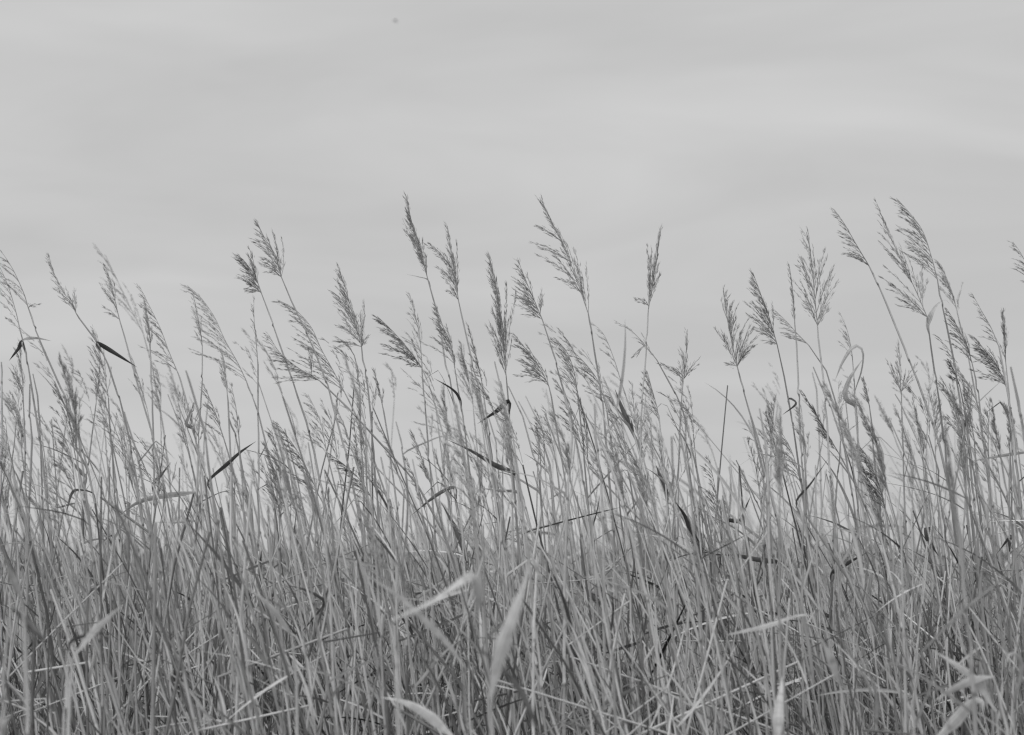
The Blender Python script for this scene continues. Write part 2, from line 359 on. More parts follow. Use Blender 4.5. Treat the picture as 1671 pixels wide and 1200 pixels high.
def reed(plume_px, stem_px, D, style='b', dens=1.0, tone=1.0, ptone=1.0, bias=-1.0, tufts=(), scale=1.0, lod=1.0, split=False, thick=1.0, anchor=None, label=None, leaves=None, traced=()):
    """plume_px: tip..base, stem_px: downwards from the base (photo pixels)"""
    bowd = U(-0.10, 0.10)
    def W3(px, depth): return w(px[0], px[1], depth)
    stem3 = [W3(p, D) for p in ([plume_px[-1]] if plume_px else [])+list(stem_px)]
    S = ground_stem(stem3, D)
    zt = S[-1][2]
    S[:, 1] += bowd*((S[:, 2]/zt)**2 - 1)*0.9     # the stalk also leans a little towards or away from the viewer
    root = bpy.data.objects.new('reed', None); C.objects.link(root); root.location = S[0]; org = S[0].copy()
    root.empty_display_size = 0.05
    mb = MB(); add_stem(mb, S, U(0.0044, 0.0060)*thick, U(0.0017, 0.0022)*thick, tone); mb.build('stem', M_STEM, root, org)
    tip = S[-1]
    if plume_px:
        sp = np.array([W3(p, D) for p in plume_px])[::-1]
        k = np.linspace(0, 1, len(sp)); sp[:, 1] += bowd*0.5*k
        sp = resample(sp, 24); tip = sp[-1]
        tf = []
        for a, b in tufts:
            A = W3(a, D); j = np.argmin(((sp-A)[:, [0, 2]]**2).sum(1)); A = sp[j].copy() if np.linalg.norm((sp[j]-A)[[0, 2]]) < 0.02 else A
            B = W3(b, D); B[1] += U(-0.04, 0.04); tf.append((A, B))
        br = plume(sp, style, bias, dens*1.12, ptone, lod, scale, tf)
        ax = MB(); ax.tubes(sp[None], np.linspace(0.0015, 0.0005, 24)[None]*thick, 5, np.array([[0.95*ptone]]))
        if split:
            po = ax.build('plume', M_PLUME, root, org)
            for b in br:
                m2 = MB(); put_branch(m2, b, 0.9*ptone); m2.build('branch', M_PLUME, po, org)
        else:
            for b in br: put_branch(ax, b, 0.9*ptone)
            ax.build('plume', M_PLUME, root, org)
    rec = dict(root=root, org=org, S=S, D=D, tip=tip, tippx=proj(tip), label=label, anchor=anchor, style=style if plume_px else None, tone=tone, nleaf=0, fresh=None)
    REEDS.append(rec)
    n = int(U(1, 4.2)) if leaves is None else leaves
    for _ in range(n):
        z = U(1.0, min(zt-0.12, 2.05)); j = np.interp(z, S[:, 2], np.arange(len(S))); i0 = int(min(j, len(S)-2)); p = S[i0]*(1-(j-i0))+S[i0+1]*(j-i0)
        L = U(0.07, 0.27); sgn = -1 if U(0, 1) < 0.66 else 1; el = R(U(25, 80)); az = U(-0.7, 0.7)
        d = np.array([sgn*math.cos(el)*math.cos(az), math.cos(el)*math.sin(az), math.sin(el)]); Q = [np.array([np.interp(z-0.03, S[:, 2], S[:, c]) for c in range(3)]), p]
        kink = int(U(2, 5)) if U(0, 1) < 0.35 else 99
        for q in range(6):
            Q.append(Q[-1]+d*L/6); d = norm(d+np.array([-0.05, 0, -0.10*U(0.0, 1.6)]))
            if q == kink: d = norm(d+np.array([0.1*sgn, 0, -1.3]))
        t = U(0.14, 0.34) if U(0, 1) < 0.2 else U(0.45, 1.15)
        a, b = U(0.05, 1, 2); m = MB(); add_leaf(m, Q, U(0.003, 0.012), (a, b, U(0.1, 1)), t, k=11, flip=1 if U(0, 1) < .5 else -1); m.build('leaf', M_LEAF, root, org)
        rec['nleaf'] += 1
    for px, wd, fr, t in traced: traced_leaf(rec, px, wd, fr, t, D)
    return rec
def traced_leaf(rec, px, wd, fr, tone, D, fold=0.3):
    P = np.array([w(x, y, D) for x, y in px]); P[:, 1] += np.linspace(0, U(-0.06, 0.06), len(P))
    S = rec['S']; z = np.clip(P[0][2], 0.2, S[-1][2]-0.01)
    b = np.array([np.interp(z, S[:, 2], S[:, c]) for c in range(3)])
    if np.linalg.norm(b-P[0]) > 0.035: P = np.vstack([b, P])
    else: P += (b-P[0])*np.linspace(1, 0.3, len(P))[:, None]
    P[-1] += (P[-1]-P[-2])*0.25
    z2 = max(z-0.035, 0.1); b2 = np.array([np.interp(z2, S[:, 2], S[:, c]) for c in range(3)]); P = np.vstack([b2, P])
    m = MB(); add_leaf(m, P, 0.88*wd/FPX*D, fr, tone, fold, 18, flip=lit_side(P, tone), rag=0.04, foot=(0.2, 0.3), tip=(1.9, 1.0), ribs=7); o = m.build('leaf', M_LEAF, rec['root'], rec['org'])
    rec['nleaf'] += 1; rec['fresh'] = rec['fresh'] or (tone < 0.3); return o

# traced from the photograph: (anchor phrase, label, distance, style, plume tip..base, stalk downwards, options)
H = [
 ('the cut plume on the left edge', 'drooping reed cut by the left picture edge, on a long bare stalk', 4.8, 'd', [(-6, 404), (16, 436), (36, 476), (46, 502)], [(62, 548), (84, 596), (106, 645), (128, 702)], dict(dens=.7, tufts=[((47, 500), (62, 498))])),
 (None, 'inner of two drooping reeds at the left edge, dark blade pointing down left', 4.9, 'd', [(-8, 425), (10, 462), (24, 505), (33, 540)], [(44, 590), (54, 640), (64, 700)], dict(dens=.55, traced=[([(41, 558), (28, 568), (10, 582)], 9, (.3, 1, .9), .2), ([(41, 557), (55, 550), (72, 552)], 8, (.4, 1, .8), .95)])),
 ('the slim bowed plume', 'slim bowed plume with one small upright side tuft, second from the left edge', 4.9, 'n', [(76, 412), (88, 448), (102, 475), (116, 496), (124, 511)], [(146, 540), (172, 585), (192, 640), (212, 720)], dict(dens=.9, scale=.75, tufts=[((124, 510), (123, 474))], traced=[([(158, 560), (180, 572), (213, 593)], 11, (.4, 1, .8), .2)])),
 (None, 'out of focus pale plume arching behind the loose one at far left', 7.0, 'x', [(158, 401), (184, 440), (203, 480), (222, 520), (234, 545)], [(248, 600), (262, 680)], dict(dens=.8)),
 ('the loose open plume at left', 'loose open plume with ragged separate tufts, above a pale straight stalk at left', 5.2, 'o', [(172, 432), (180, 455), (188, 490), (195, 522)], [(207, 565), (226, 635), (246, 705)], dict(dens=1.2, tufts=[((196, 522), (168, 500)), ((190, 505), (160, 460))])),
 ('the long leftward comb plume', 'long plume like a comb, all branches on its left side, leaning hard left', 5.0, 'd', [(227, 466), (244, 500), (262, 537), (276, 575), (290, 608)], [(302, 645), (316, 700)], dict(dens=1.0, scale=.8)),
 (None, 'short dense upright plume just left of the long comb plume', 5.1, 'n', [(233, 487), (239, 520), (244, 550), (245, 572)], [(247, 620), (250, 700)], dict(dens=1.1)),
 ('the pale arching plume', 'pale arching plume with branches hanging under its bow, left of the bushy pair', 5.7, 'd', [(308, 468), (330, 488), (352, 520), (368, 556), (388, 592), (402, 622)], [(420, 670), (438, 740)], dict(dens=.85)),
 (None, 'narrow upright plume standing inside the bow of the pale arching plume', 5.4, 'n', [(315, 487), (321, 515), (327, 545), (330, 565)], [(330, 610), (326, 690)], dict(dens=.9)),
 (None, 'short thick plume below the pale arching plume', 4.9, 'n', [(357, 568), (363, 595), (368, 625), (371, 645)], [(374, 700)], dict(dens=1.1)),
 (None, 'broad ragged plume low at far left, under the slim bowed plume', 5.3, 'o', [(150, 535), (160, 570), (170, 610), (177, 650)], [(182, 720)], dict(dens=1.6)),
 (None, 'pale upright plume on the left edge below the drooping pair', 5.2, 'o', [(36, 556), (36, 585), (38, 620), (38, 652)], [(40, 720)], dict(dens=1.5)),
 ('the bushy plume bent left', 'dark bushy plume blown flat to the left, left one of the tall pair', 5.0, 'b', [(384, 412), (400, 428), (416, 452), (427, 480)], [(444, 525), (459, 565), (474, 610), (489, 655), (507, 712)], dict(dens=1.9, ptone=.8, tufts=[((420, 462), (381, 420)), ((426, 478), (402, 474)), ((418, 455), (405, 402)), ((424, 470), (396, 448))])),
 ('the tapering plume of the bushy pair', 'tall tapering plume with a dark side tuft, right one of the bushy pair', 5.0, 'b', [(419, 360), (432, 388), (450, 418), (459, 452)], [(474, 490), (492, 526), (516, 580), (540, 650)], dict(dens=1.1, tufts=[((456, 448), (422, 417)), ((458, 450), (428, 432)), ((459, 450), (449, 396))])),
 ('the long feathery plume', 'long arching feathery plume combed left, below the bushy pair', 5.0, 'd', [(450, 487), (478, 502), (506, 532), (524, 570), (545, 608), (562, 640)], [(578, 672), (600, 720)], dict(dens=1.15)),
 (None, 'low feathery plume lying almost flat leftward on a long slanting stalk', 5.0, 'd', [(437, 545), (456, 575), (486, 600), (522, 622)], [(552, 650), (592, 692), (645, 750), (690, 805)], dict(dens=1.3, ptone=.9, tufts=[((480, 596), (442, 576)), ((522, 622), (480, 604)), ((510, 616), (505, 570))])),
 (None, 'tiny tufted plume on a hair thin stalk under the bushy pair', 5.3, 'x', [(415, 490), (415, 520), (418, 555), (420, 585)], [(421, 640), (421, 720)], dict(dens=1.3, scale=.7)),
 ('the spear shaped plume', 'spear shaped plume with bushy left flank and small right tuft, left of centre', 5.0, 'b', [(555, 441), (566, 478), (578, 520), (590, 566)], [(598, 620), (606, 700)], dict(dens=1.5, tufts=[((590, 565), (592, 492)), ((590, 566), (546, 556)), ((588, 560), (548, 530)), ((591, 568), (603, 548))])),
 (None, 'thin bare stalk with a ragged tuft directly under the spear shaped plume', 5.1, 'x', [(552, 553), (566, 562), (578, 580)], [(584, 610), (588, 680), (590, 740)], dict(dens=1.2)),
 (None, 'out of focus dark plume low beneath the spear shaped plume', 3.6, 'n', [(562, 580), (574, 620), (585, 652), (592, 676)], [(600, 740)], dict(dens=.7, thick=.8)),
 (None, 'small upright plume right of the spear shaped plume', 5.1, 'n', [(611, 603), (618, 635), (624, 662)], [(632, 710)], dict(dens=1.2)),
 ('the tallest centre plume', 'tallest slim dark plume left of centre, with a twig sticking out left at its base', 5.0, 'n', [(664, 325), (672, 362), (684, 400), (697, 452)], [(708, 492), (718, 540), (728, 590), (742, 660)], dict(dens=1.5, ptone=.85, scale=.8, tufts=[((694, 442), (657, 358))], traced=[([(697, 451), (682, 448), (667, 447)], 3, (.8, .8, .8), .6)])),
 ('the forked plume', 'forked plume with a drooping left tuft beside the tallest centre plume', 5.0, 'n', [(730, 368), (736, 405), (742, 450), (748, 490)], [(758, 540), (770, 590), (786, 660)], dict(dens=.9, tufts=[((740, 440), (697, 402)), ((744, 470), (712, 432)), ((746, 478), (746, 398)), ((748, 490), (724, 456))])),
 ('the dark swept plume', 'dark bushy plume swept up left below the tallest centre plume', 5.0, 'b', [(617, 519), (644, 545), (670, 575), (688, 600)], [(702, 635), (718, 690)], dict(dens=1.5, ptone=.85, tufts=[((686, 598), (650, 568)), ((688, 602), (664, 596)), ((680, 590), (640, 548))])),
 (None, 'thin loose plume rising behind the swept one below the tallest', 5.3, 'x', [(668, 478), (676, 510), (684, 545), (688, 585)], [(692, 640), (698, 720)], dict(dens=1.4)),
 (None, 'dense clump of a plume under the forked plume', 4.8, 'b', [(712, 500), (722, 530), (735, 562), (742, 600)], [(750, 650), (760, 720)], dict(dens=1.7, ptone=.85)),
 (None, 'blurred pale fluffy plume behind the clump under the forked plume', 6.2, 'o', [(752, 560), (758, 595), (766, 630), (772, 660)], [(778, 730)], dict(dens=2.2)),
 (None, 'straight dark plume just right of the forked plume, lower down', 4.9, 'n', [(765, 534), (772, 565), (780, 595), (786, 622)], [(796, 690)], dict(dens=1.0, scale=.7)),
 ('the thick tall plume at centre', 'thick tall plume at the centre, dense seeds almost its whole upper stalk', 5.0, 'n', [(798, 421), (806, 455), (815, 505), (820, 560), (826, 615)], [(830, 660), (834, 730)], dict(dens=1.35, scale=.8, tufts=[((826, 600), (827, 468)), ((824, 590), (793, 530))], traced=[([(832, 655), (812, 672), (786, 690)], 12, (.95, .9, .4), .16)])),
 ('the branching centre plume', 'branching plume with stacked leftward tufts, right of the thick tall plume', 5.0, 'b', [(845, 428), (858, 460), (872, 492), (885, 522)], [(898, 560), (914, 615), (934, 690)], dict(dens=1.1, tufts=[((882, 515), (836, 482)), ((885, 522), (842, 500)), ((884, 515), (884, 475)), ((878, 505), (845, 465))])),
 ('the tall ladder-like plume', 'tall airy plume with ladder-like branches to its left, right of centre', 5.0, 'o', [(880, 328), (900, 366), (922, 410), (942, 462), (960, 512)], [(967, 550), (976, 600), (986, 680)], dict(dens=.9, scale=.8, tufts=[((956, 498), (937, 402)), ((928, 430), (868, 399)), ((940, 460), (880, 416)), ((910, 400), (872, 372)), ((950, 482), (908, 450))])),
 (None, 'thin bowed plume trailing down right from beneath the tall ladder-like plume', 5.1, 'd', [(965, 523), (986, 545), (1002, 585), (1014, 625)], [(1030, 670), (1046, 730)], dict(dens=.55, scale=.6)),
 ('the lone plume leaning right', 'lone narrow plume leaning right, on a straight stalk right of centre', 5.0, 'n', [(1078, 374), (1073, 410), (1066, 455), (1058, 505)], [(1055, 560), (1050, 630), (1046, 710)], dict(dens=1.2, scale=.75, bias=-.6, tufts=[((1060, 490), (1057, 402)), ((1059, 500), (1034, 489))])),
 ('the thin fishbone plume', 'thin one-sided fishbone plume drooping left in front of the lone straight stalk', 5.0, 'x', [(1010, 525), (1032, 540), (1052, 562), (1072, 588)], [(1090, 622), (1112, 665), (1126, 720)], dict(dens=.9, tufts=[((1052, 562), (1034, 580))])),
 ('the knobbly plume', 'short knobbly plume with side tufts, right of the lone straight stalk', 5.0, 'o', [(1121, 544), (1120, 570), (1117, 605), (1113, 640)], [(1111, 680), (1108, 740)], dict(dens=1.4, tufts=[((1115, 620), (1078, 592)), ((1116, 620), (1138, 588)), ((1115, 615), (1098, 600))])),
 (None, 'bushy plume blown left under the branching plume right of centre', 4.9, 'b', [(840, 547), (862, 575), (882, 602), (896, 632)], [(906, 680), (916, 740)], dict(dens=1.4, ptone=.9, tufts=[((893, 625), (842, 612)), ((890, 618), (846, 590))])),
 (None, 'drooping plump plume just below the tall airy one', 5.0, 'd', [(906, 556), (924, 575), (936, 605), (942, 640)], [(948, 690), (954, 750)], dict(dens=1.5)),
 (None, 'thin brushy plume right of the drooping plump one, low at centre right', 5.1, 'd', [(930, 571), (955, 595), (975, 622), (988, 660)], [(998, 720)], dict(dens=1.3)),
 (None, 'short plume behind the lone straight stalk, right side', 5.3, 'b', [(1056, 605), (1064, 635), (1072, 665), (1076, 690)], [(1082, 740)], dict(dens=1.3)),
 (None, 'low pale plume right of the lone straight stalk, tip at mid height', 5.2, 'o', [(1092, 648), (1104, 672), (1114, 700), (1120, 726)], [(1128, 790)], dict(dens=1.3)),
 ('the fan plume opening right', 'fan shaped plume opening to the right, edge of the bare gap', 5.0, 'b', [(1179, 476), (1184, 510), (1193, 555), (1203, 598)], [(1216, 645), (1234, 705)], dict(dens=1.3, bias=1, tufts=[((1203, 598), (1168, 535)), ((1202, 596), (1226, 536)), ((1203, 598), (1229, 566)), ((1203, 599), (1186, 592))])),
 ('the plume with a bushy beard', 'leaning plume with a bushy left beard, right of the fan plume', 5.0, 'b', [(1225, 449), (1238, 480), (1254, 520), (1268, 562)], [(1276, 595), (1286, 640), (1298, 710)], dict(dens=1.4, tufts=[((1265, 552), (1222, 512)), ((1267, 558), (1236, 532)), ((1268, 560), (1246, 556))])),
 (None, 'short dense plume laid on a slanting stalk, right of the bearded plume', 5.0, 'd', [(1264, 504), (1284, 524), (1302, 545), (1320, 564)], [(1340, 590), (1358, 630), (1370, 690)], dict(dens=1.2)),
 ('the big feather plume', 'big symmetrical feather-like plume with branches spread to both sides', 5.0, 'o', [(1318, 374), (1322, 410), (1327, 460), (1334, 532)], [(1340, 580), (1346, 640), (1352, 720)], dict(dens=1.0, tufts=[((1332, 510), (1362, 432)), ((1330, 490), (1347, 404)), ((1333, 525), (1360, 452)), ((1328, 478), (1308, 420)), ((1334, 530), (1312, 470)), ((1336, 540), (1354, 494))])),
 (None, 'very narrow plume just left of the big feather plume', 5.1, 'n', [(1287, 432), (1292, 465), (1295, 500), (1297, 530)], [(1301, 590), (1306, 700)], dict(dens=.9, scale=.6)),
 ('the plume on the slanted stalk', 'compact plume alone against the sky on a long slanted stalk, at right', 4.9, 'd', [(1357, 344), (1376, 368), (1396, 400), (1418, 434)], [(1440, 480), (1462, 530), (1486, 590), (1508, 645), (1532, 715)], dict(dens=1.35, ptone=.9, scale=.7, tufts=[((1417, 433), (1386, 414))])),
 ('the tall sparse plume at right', 'tall sparse plume of thin separate branches, near the right edge', 5.0, 'o', [(1433, 331), (1450, 375), (1472, 425), (1494, 472), (1513, 518)], [(1518, 560), (1526, 610), (1536, 690)], dict(dens=.9, scale=.8, tufts=[((1512, 515), (1452, 462)), ((1502, 492), (1508, 428)), ((1490, 462), (1441, 412)), ((1513, 517), (1464, 484))], traced=[([(1520, 528), (1532, 500), (1548, 488), (1556, 494)], 11, (.7, 1, .4, .2), 1.15)])),
 ('the highest plume at right', 'highest plume at right, thick and nodding left over the tall sparse one', 5.0, 'd', [(1464, 322), (1484, 345), (1506, 376), (1520, 418), (1530, 458)], [(1538, 500), (1550, 560), (1564, 640), (1572, 720)], dict(dens=1.3, tufts=[((1515, 400), (1462, 371)), ((1524, 430), (1478, 406))])),
 (None, 'soft blurred plume right of the highest plume, leaning left', 5.9, 'b', [(1534, 424), (1546, 450), (1556, 480), (1562, 510)], [(1574, 560), (1590, 640)], dict(dens=1.3)),
 (None, 'small faint plume above curled pale blades, right of the big feather plume', 5.6, 'x', [(1376, 512), (1384, 535), (1389, 562), (1391, 585)], [(1394, 640), (1398, 720)], dict(dens=1.3, traced=[([(1393, 640), (1404, 605), (1406, 574), (1392, 566), (1374, 590), (1363, 616)], 13, (.2, .3, .4, .8, 1, .9), 1.1), ([(1390, 664), (1374, 650), (1380, 622), (1399, 594)], 12, (.3, .8, 1, .6), 1.1)])),
 (None, 'small cross branched plume between the long slanted stalk and its left neighbour', 5.2, 'o', [(1467, 559), (1468, 585), (1469, 615), (1471, 648)], [(1473, 720)], dict(dens=1.2, tufts=[((1470, 640), (1446, 590)), ((1470, 640), (1492, 596))])),
 (None, 'upright dense plume close to the right edge', 5.0, 'n', [(1631, 509), (1634, 535), (1638, 565), (1641, 590)], [(1648, 650), (1654, 730)], dict(dens=1.3)),
 (None, 'slender plume leaning left between two dense plumes at the right edge', 5.1, 'd', [(1588, 478), (1602, 505), (1618, 535), (1630, 566)], [(1642, 620), (1650, 700)], dict(dens=1.0, scale=.6)),
 ('the heavy plume at right', 'heavy drooping plume of fat tufts, left of the two at the right edge', 4.9, 'b', [(1546, 508), (1562, 535), (1576, 562), (1586, 592)], [(1596, 640), (1606, 720)], dict(dens=1.7, ptone=.9)),
 (None, 'heavy drooping plume of fat tufts, lower right one near the edge', 4.9, 'b', [(1584, 552), (1605, 575), (1626, 600), (1642, 632)], [(1654, 690), (1662, 760)], dict(dens=1.9, ptone=.85, tufts=[((1640, 628), (1592, 602)), ((1630, 606), (1580, 580))])),
 (None, 'plume tip cut by the right picture edge, high up', 5.2, 'd', [(1654, 394), (1666, 412), (1680, 440), (1692, 470)], [(1704, 520), (1718, 600)], dict(dens=1.1)),
 (None, 'dark ragged seed head below the nodding plumes at right', 4.9, 'b', [(1546, 590), (1556, 606), (1566, 630)], [(1576, 680), (1584, 750)], dict(dens=2.2, ptone=.55, scale=1.1)),
 (None, 'dark clustered seed head low at right, seeds hanging left', 4.9, 'd', [(1396, 728), (1414, 752), (1432, 790), (1444, 830)], [(1452, 880), (1460, 960)], dict(dens=1.9, ptone=.5)),
 (None, 'dark short seed head beside a pale stalk, under the curled pale blades', 4.9, 'n', [(1412, 618), (1416, 640), (1419, 665)], [(1424, 720)], dict(dens=1.8, ptone=.6)),
 (None, 'dark low plume hanging left on a bowed stalk, left of centre', 4.9, 'd', [(540, 742), (566, 762), (590, 786), (606, 812)], [(618, 860)], dict(dens=2.0, ptone=.7)),
 (None, 'pale blurred plume bending left low at centre right', 4.0, 'd', [(1012, 752), (1038, 766), (1058, 790), (1068, 830)], [(1080, 900)], dict(dens=1.3)),
 (None, 'blurred upright plume close to the viewer, right of the dark slanting blade', 3.5, 'n', [(1276, 662), (1276, 720), (1274, 770), (1272, 830)], [(1270, 920)], dict(dens=1.1, thick=1.0)),
 (None, 'blurred stalk and plume close to the viewer, low at left', 3.4, 'n', [(452, 700), (462, 745), (474, 800), (486, 850)], [(502, 930)], dict(dens=.9, thick=1.0)),
 (None, 'blurred thick stalk and plume close to the viewer, low at right', 3.3, 'n', [(1540, 700), (1548, 750), (1556, 800), (1562, 850)], [(1572, 940)], dict(dens=1.0, thick=1.25, ptone=.8)),
]
for anc, lab, D, sty, pp, sp_, op in H:
    reed(pp, sp_, D + U(-0.22, 0.22), sty, anchor=anc, label=lab, split=True, tone=U(0.7, 1.0), **op)

# further reeds of the stand: upper outline and distance drawn from the photograph's own skyline
ENV = [(-90, 560), (0, 560), (120, 590), (250, 570), (340, 600), (420, 640), (470, 640), (520, 610), (600, 640), (640, 690), (690, 640), (740, 560), (860, 610), (890, 640),
       (960, 580), (1040, 600), (1090, 640), (1150, 730), (1190, 740), (1230, 610), (1300, 590), (1380, 580), (1450, 620), (1500, 600), (1560, 560), (1671, 540), (1760, 540)]
NF = 210
us = np.linspace(-60, 1735, NF) + U(-14, 14, NF)
rng.shuffle(us)
for i, u in enumerate(us):
    top = np.interp(u, [a for a, b in ENV], [b for a, b in ENV])
    v = top - 10 + abs(rng.normal(0, 95)) + U(0, 40)
    D = float(np.clip(rng.normal(5.3, 0.9), 3.9, 8.2))
    ln = rng.normal(0.16, 0.14)             # lean: sideways pixels per pixel down, straightening below
    L = U(65, 135)*5/D*(1 if v < 760 else .8)
    pp = [(u, v), (u+L*0.5*(ln+U(.02, .2)), v+L*0.45), (u+L*(ln+0.08), v+L)]
    b = pp[-1]; sp_ = [(b[0]+60*ln, b[1]+60), (b[0]+130*ln*0.95, b[1]+130), (b[0]+230*ln*0.85, b[1]+230)]
    plumed = U(0, 1) < 0.72
    sty = str(rng.choice(list('nbodx'), p=[.32, .14, .20, .16, .18]))
    if plumed: reed(pp, sp_, D, sty, dens=U(1.05, 1.7), tone=U(0.6, 1.2), ptone=U(0.75, 1.15), lod=0.8, thick=U(.8, 1.15), scale=U(.65, 1), bias=-1 if U(0, 1) < .85 else .6)
    else: reed([], [pp[0], pp[1], pp[2]]+sp_, D, tone=U(0.7, 1.35), thick=U(.9, 1.3))

# broad blades one can pick out in the middle distance: each grows from the nearest stalk
MID = [([(350, 786), (378, 758), (398, 738), (416, 724)], 13, (.3, .5, 1, .8), .14), ([(300, 806), (262, 810), (222, 820), (190, 842)], 17, (.35, .8, 1, .7), .62),
 ([(168, 806), (140, 800), (124, 806), (112, 832)], 11, (.6, .3, .9, 1), .35), ([(310, 851), (280, 853), (250, 852)], 6, (.8, .9, .8), .85),
 ([(400, 968), (362, 942), (330, 922), (298, 902)], 9, (.8, .9, .6, .5), .2), ([(570, 1020), (548, 1032), (518, 1048)], 9, (.9, .9, .5), .13),
 ([(548, 970), (515, 1005), (478, 1052)], 8, (.9, .6, .5), .25), ([(846, 774), (812, 760), (772, 737), (738, 722)], 13, (.8, 1, .8, .5), .2),
 ([(750, 795), (718, 808), (680, 836)], 10, (.8, 1, .5), .3), ([(857, 804), (822, 801), (788, 797)], 8, (.8, 1, .7), .45),
 ([(762, 912), (748, 872), (724, 828)], 17, (.7, 1, .6), .24), ([(862, 872), (910, 856), (960, 842), (1006, 830)], 10, (.3, .4, .5, 1), .22),
 ([(1086, 806), (1080, 785), (1074, 763)], 17, (.3, .7, 1), .10), ([(1150, 912), (1132, 872), (1118, 842), (1104, 824)], 19, (.5, .9, 1, .8), .08),
 ([(1276, 920), (1236, 914), (1192, 906), (1150, 906)], 13, (.6, 1, .8, .6), .16), ([(1266, 902), (1220, 868), (1176, 832), (1140, 808)], 10, (.6, .8, .8, .5), .7),
 ([(1358, 936), (1380, 920), (1408, 904)], 13, (.6, 1, .6), .12), ([(1502, 860), (1506, 880), (1522, 902)], 17, (.9, 1, .6), .10),
 ([(1240, 1002), (1222, 980), (1203, 966)], 13, (.5, 1, .8), .10), ([(1292, 650), (1300, 660), (1278, 676)], 8, (.5, .9, .8), .15),
 ([(756, 652), (742, 636), (716, 622)], 8, (1, .8, .6), .10), ([(1208, 850), (1216, 830), (1224, 812)], 12, (.9, .9, .6), .12),
 ([(1300, 818), (1322, 790), (1345, 756)], 8, (.7, .8, .5), .18), ([(300, 700), (292, 690), (306, 664)], 11, (.4, 1, .7), .3),
 ([(1025, 690), (1016, 672), (1006, 640)], 14, (.5, 1, .6), .22), ([(1575, 700), (1568, 712), (1580, 676)], 12, (.5, 1, .8), .15),
 ([(285, 1120), (288, 1090), (292, 1046)], 14, (.6, 1, .6), .08), ([(430, 960), (428, 935), (430, 905)], 13, (.4, 1, .8), .14), ([(1415, 1010), (1410, 990), (1412, 965)], 9, (.6, 1, .5), .14),
 ([(1640, 880), (1646, 874), (1630, 900)], 10, (.9, 1, .6), .12), ([(690, 985), (684, 972), (692, 968)], 12, (1, 1, .8), .10), ([(140, 780), (128, 770), (104, 744)], 12, (.5, 1, .5), .3),
 ([(250, 790), (262, 775), (274, 758)], 9, (.6, 1, .6), .2), ([(985, 990), (955, 960), (938, 940)], 14, (.6, 1, .6), .3), ([(1590, 1040), (1586, 1020), (1594, 1000)], 13, (.6, 1, .6), .1),
 ([(1670, 740), (1630, 744), (1590, 752)], 9, (.5, 1, .6), .6), ([(1180, 1030), (1190, 1010), (1198, 985)], 16, (.9, 1, .6), .16), ([(0, 1110), (10, 1105), (-10, 1130)], 12, (1, 1, .6), .1)]
for px, wd, fr, t in MID:
    best = min((r for r in REEDS if 4.4 < r['D'] < 5.8), key=lambda r: abs(np.interp(px[0][1], proj(r['S'])[::-1, 1], proj(r['S'])[::-1, 0])-px[0][0]) + (0 if proj(r['S'])[-1, 1] < px[0][1]-10 else 500))
    traced_leaf(best, px, wd*0.85, fr, t*1.3+0.03 if t < 0.5 else t, best['D'])

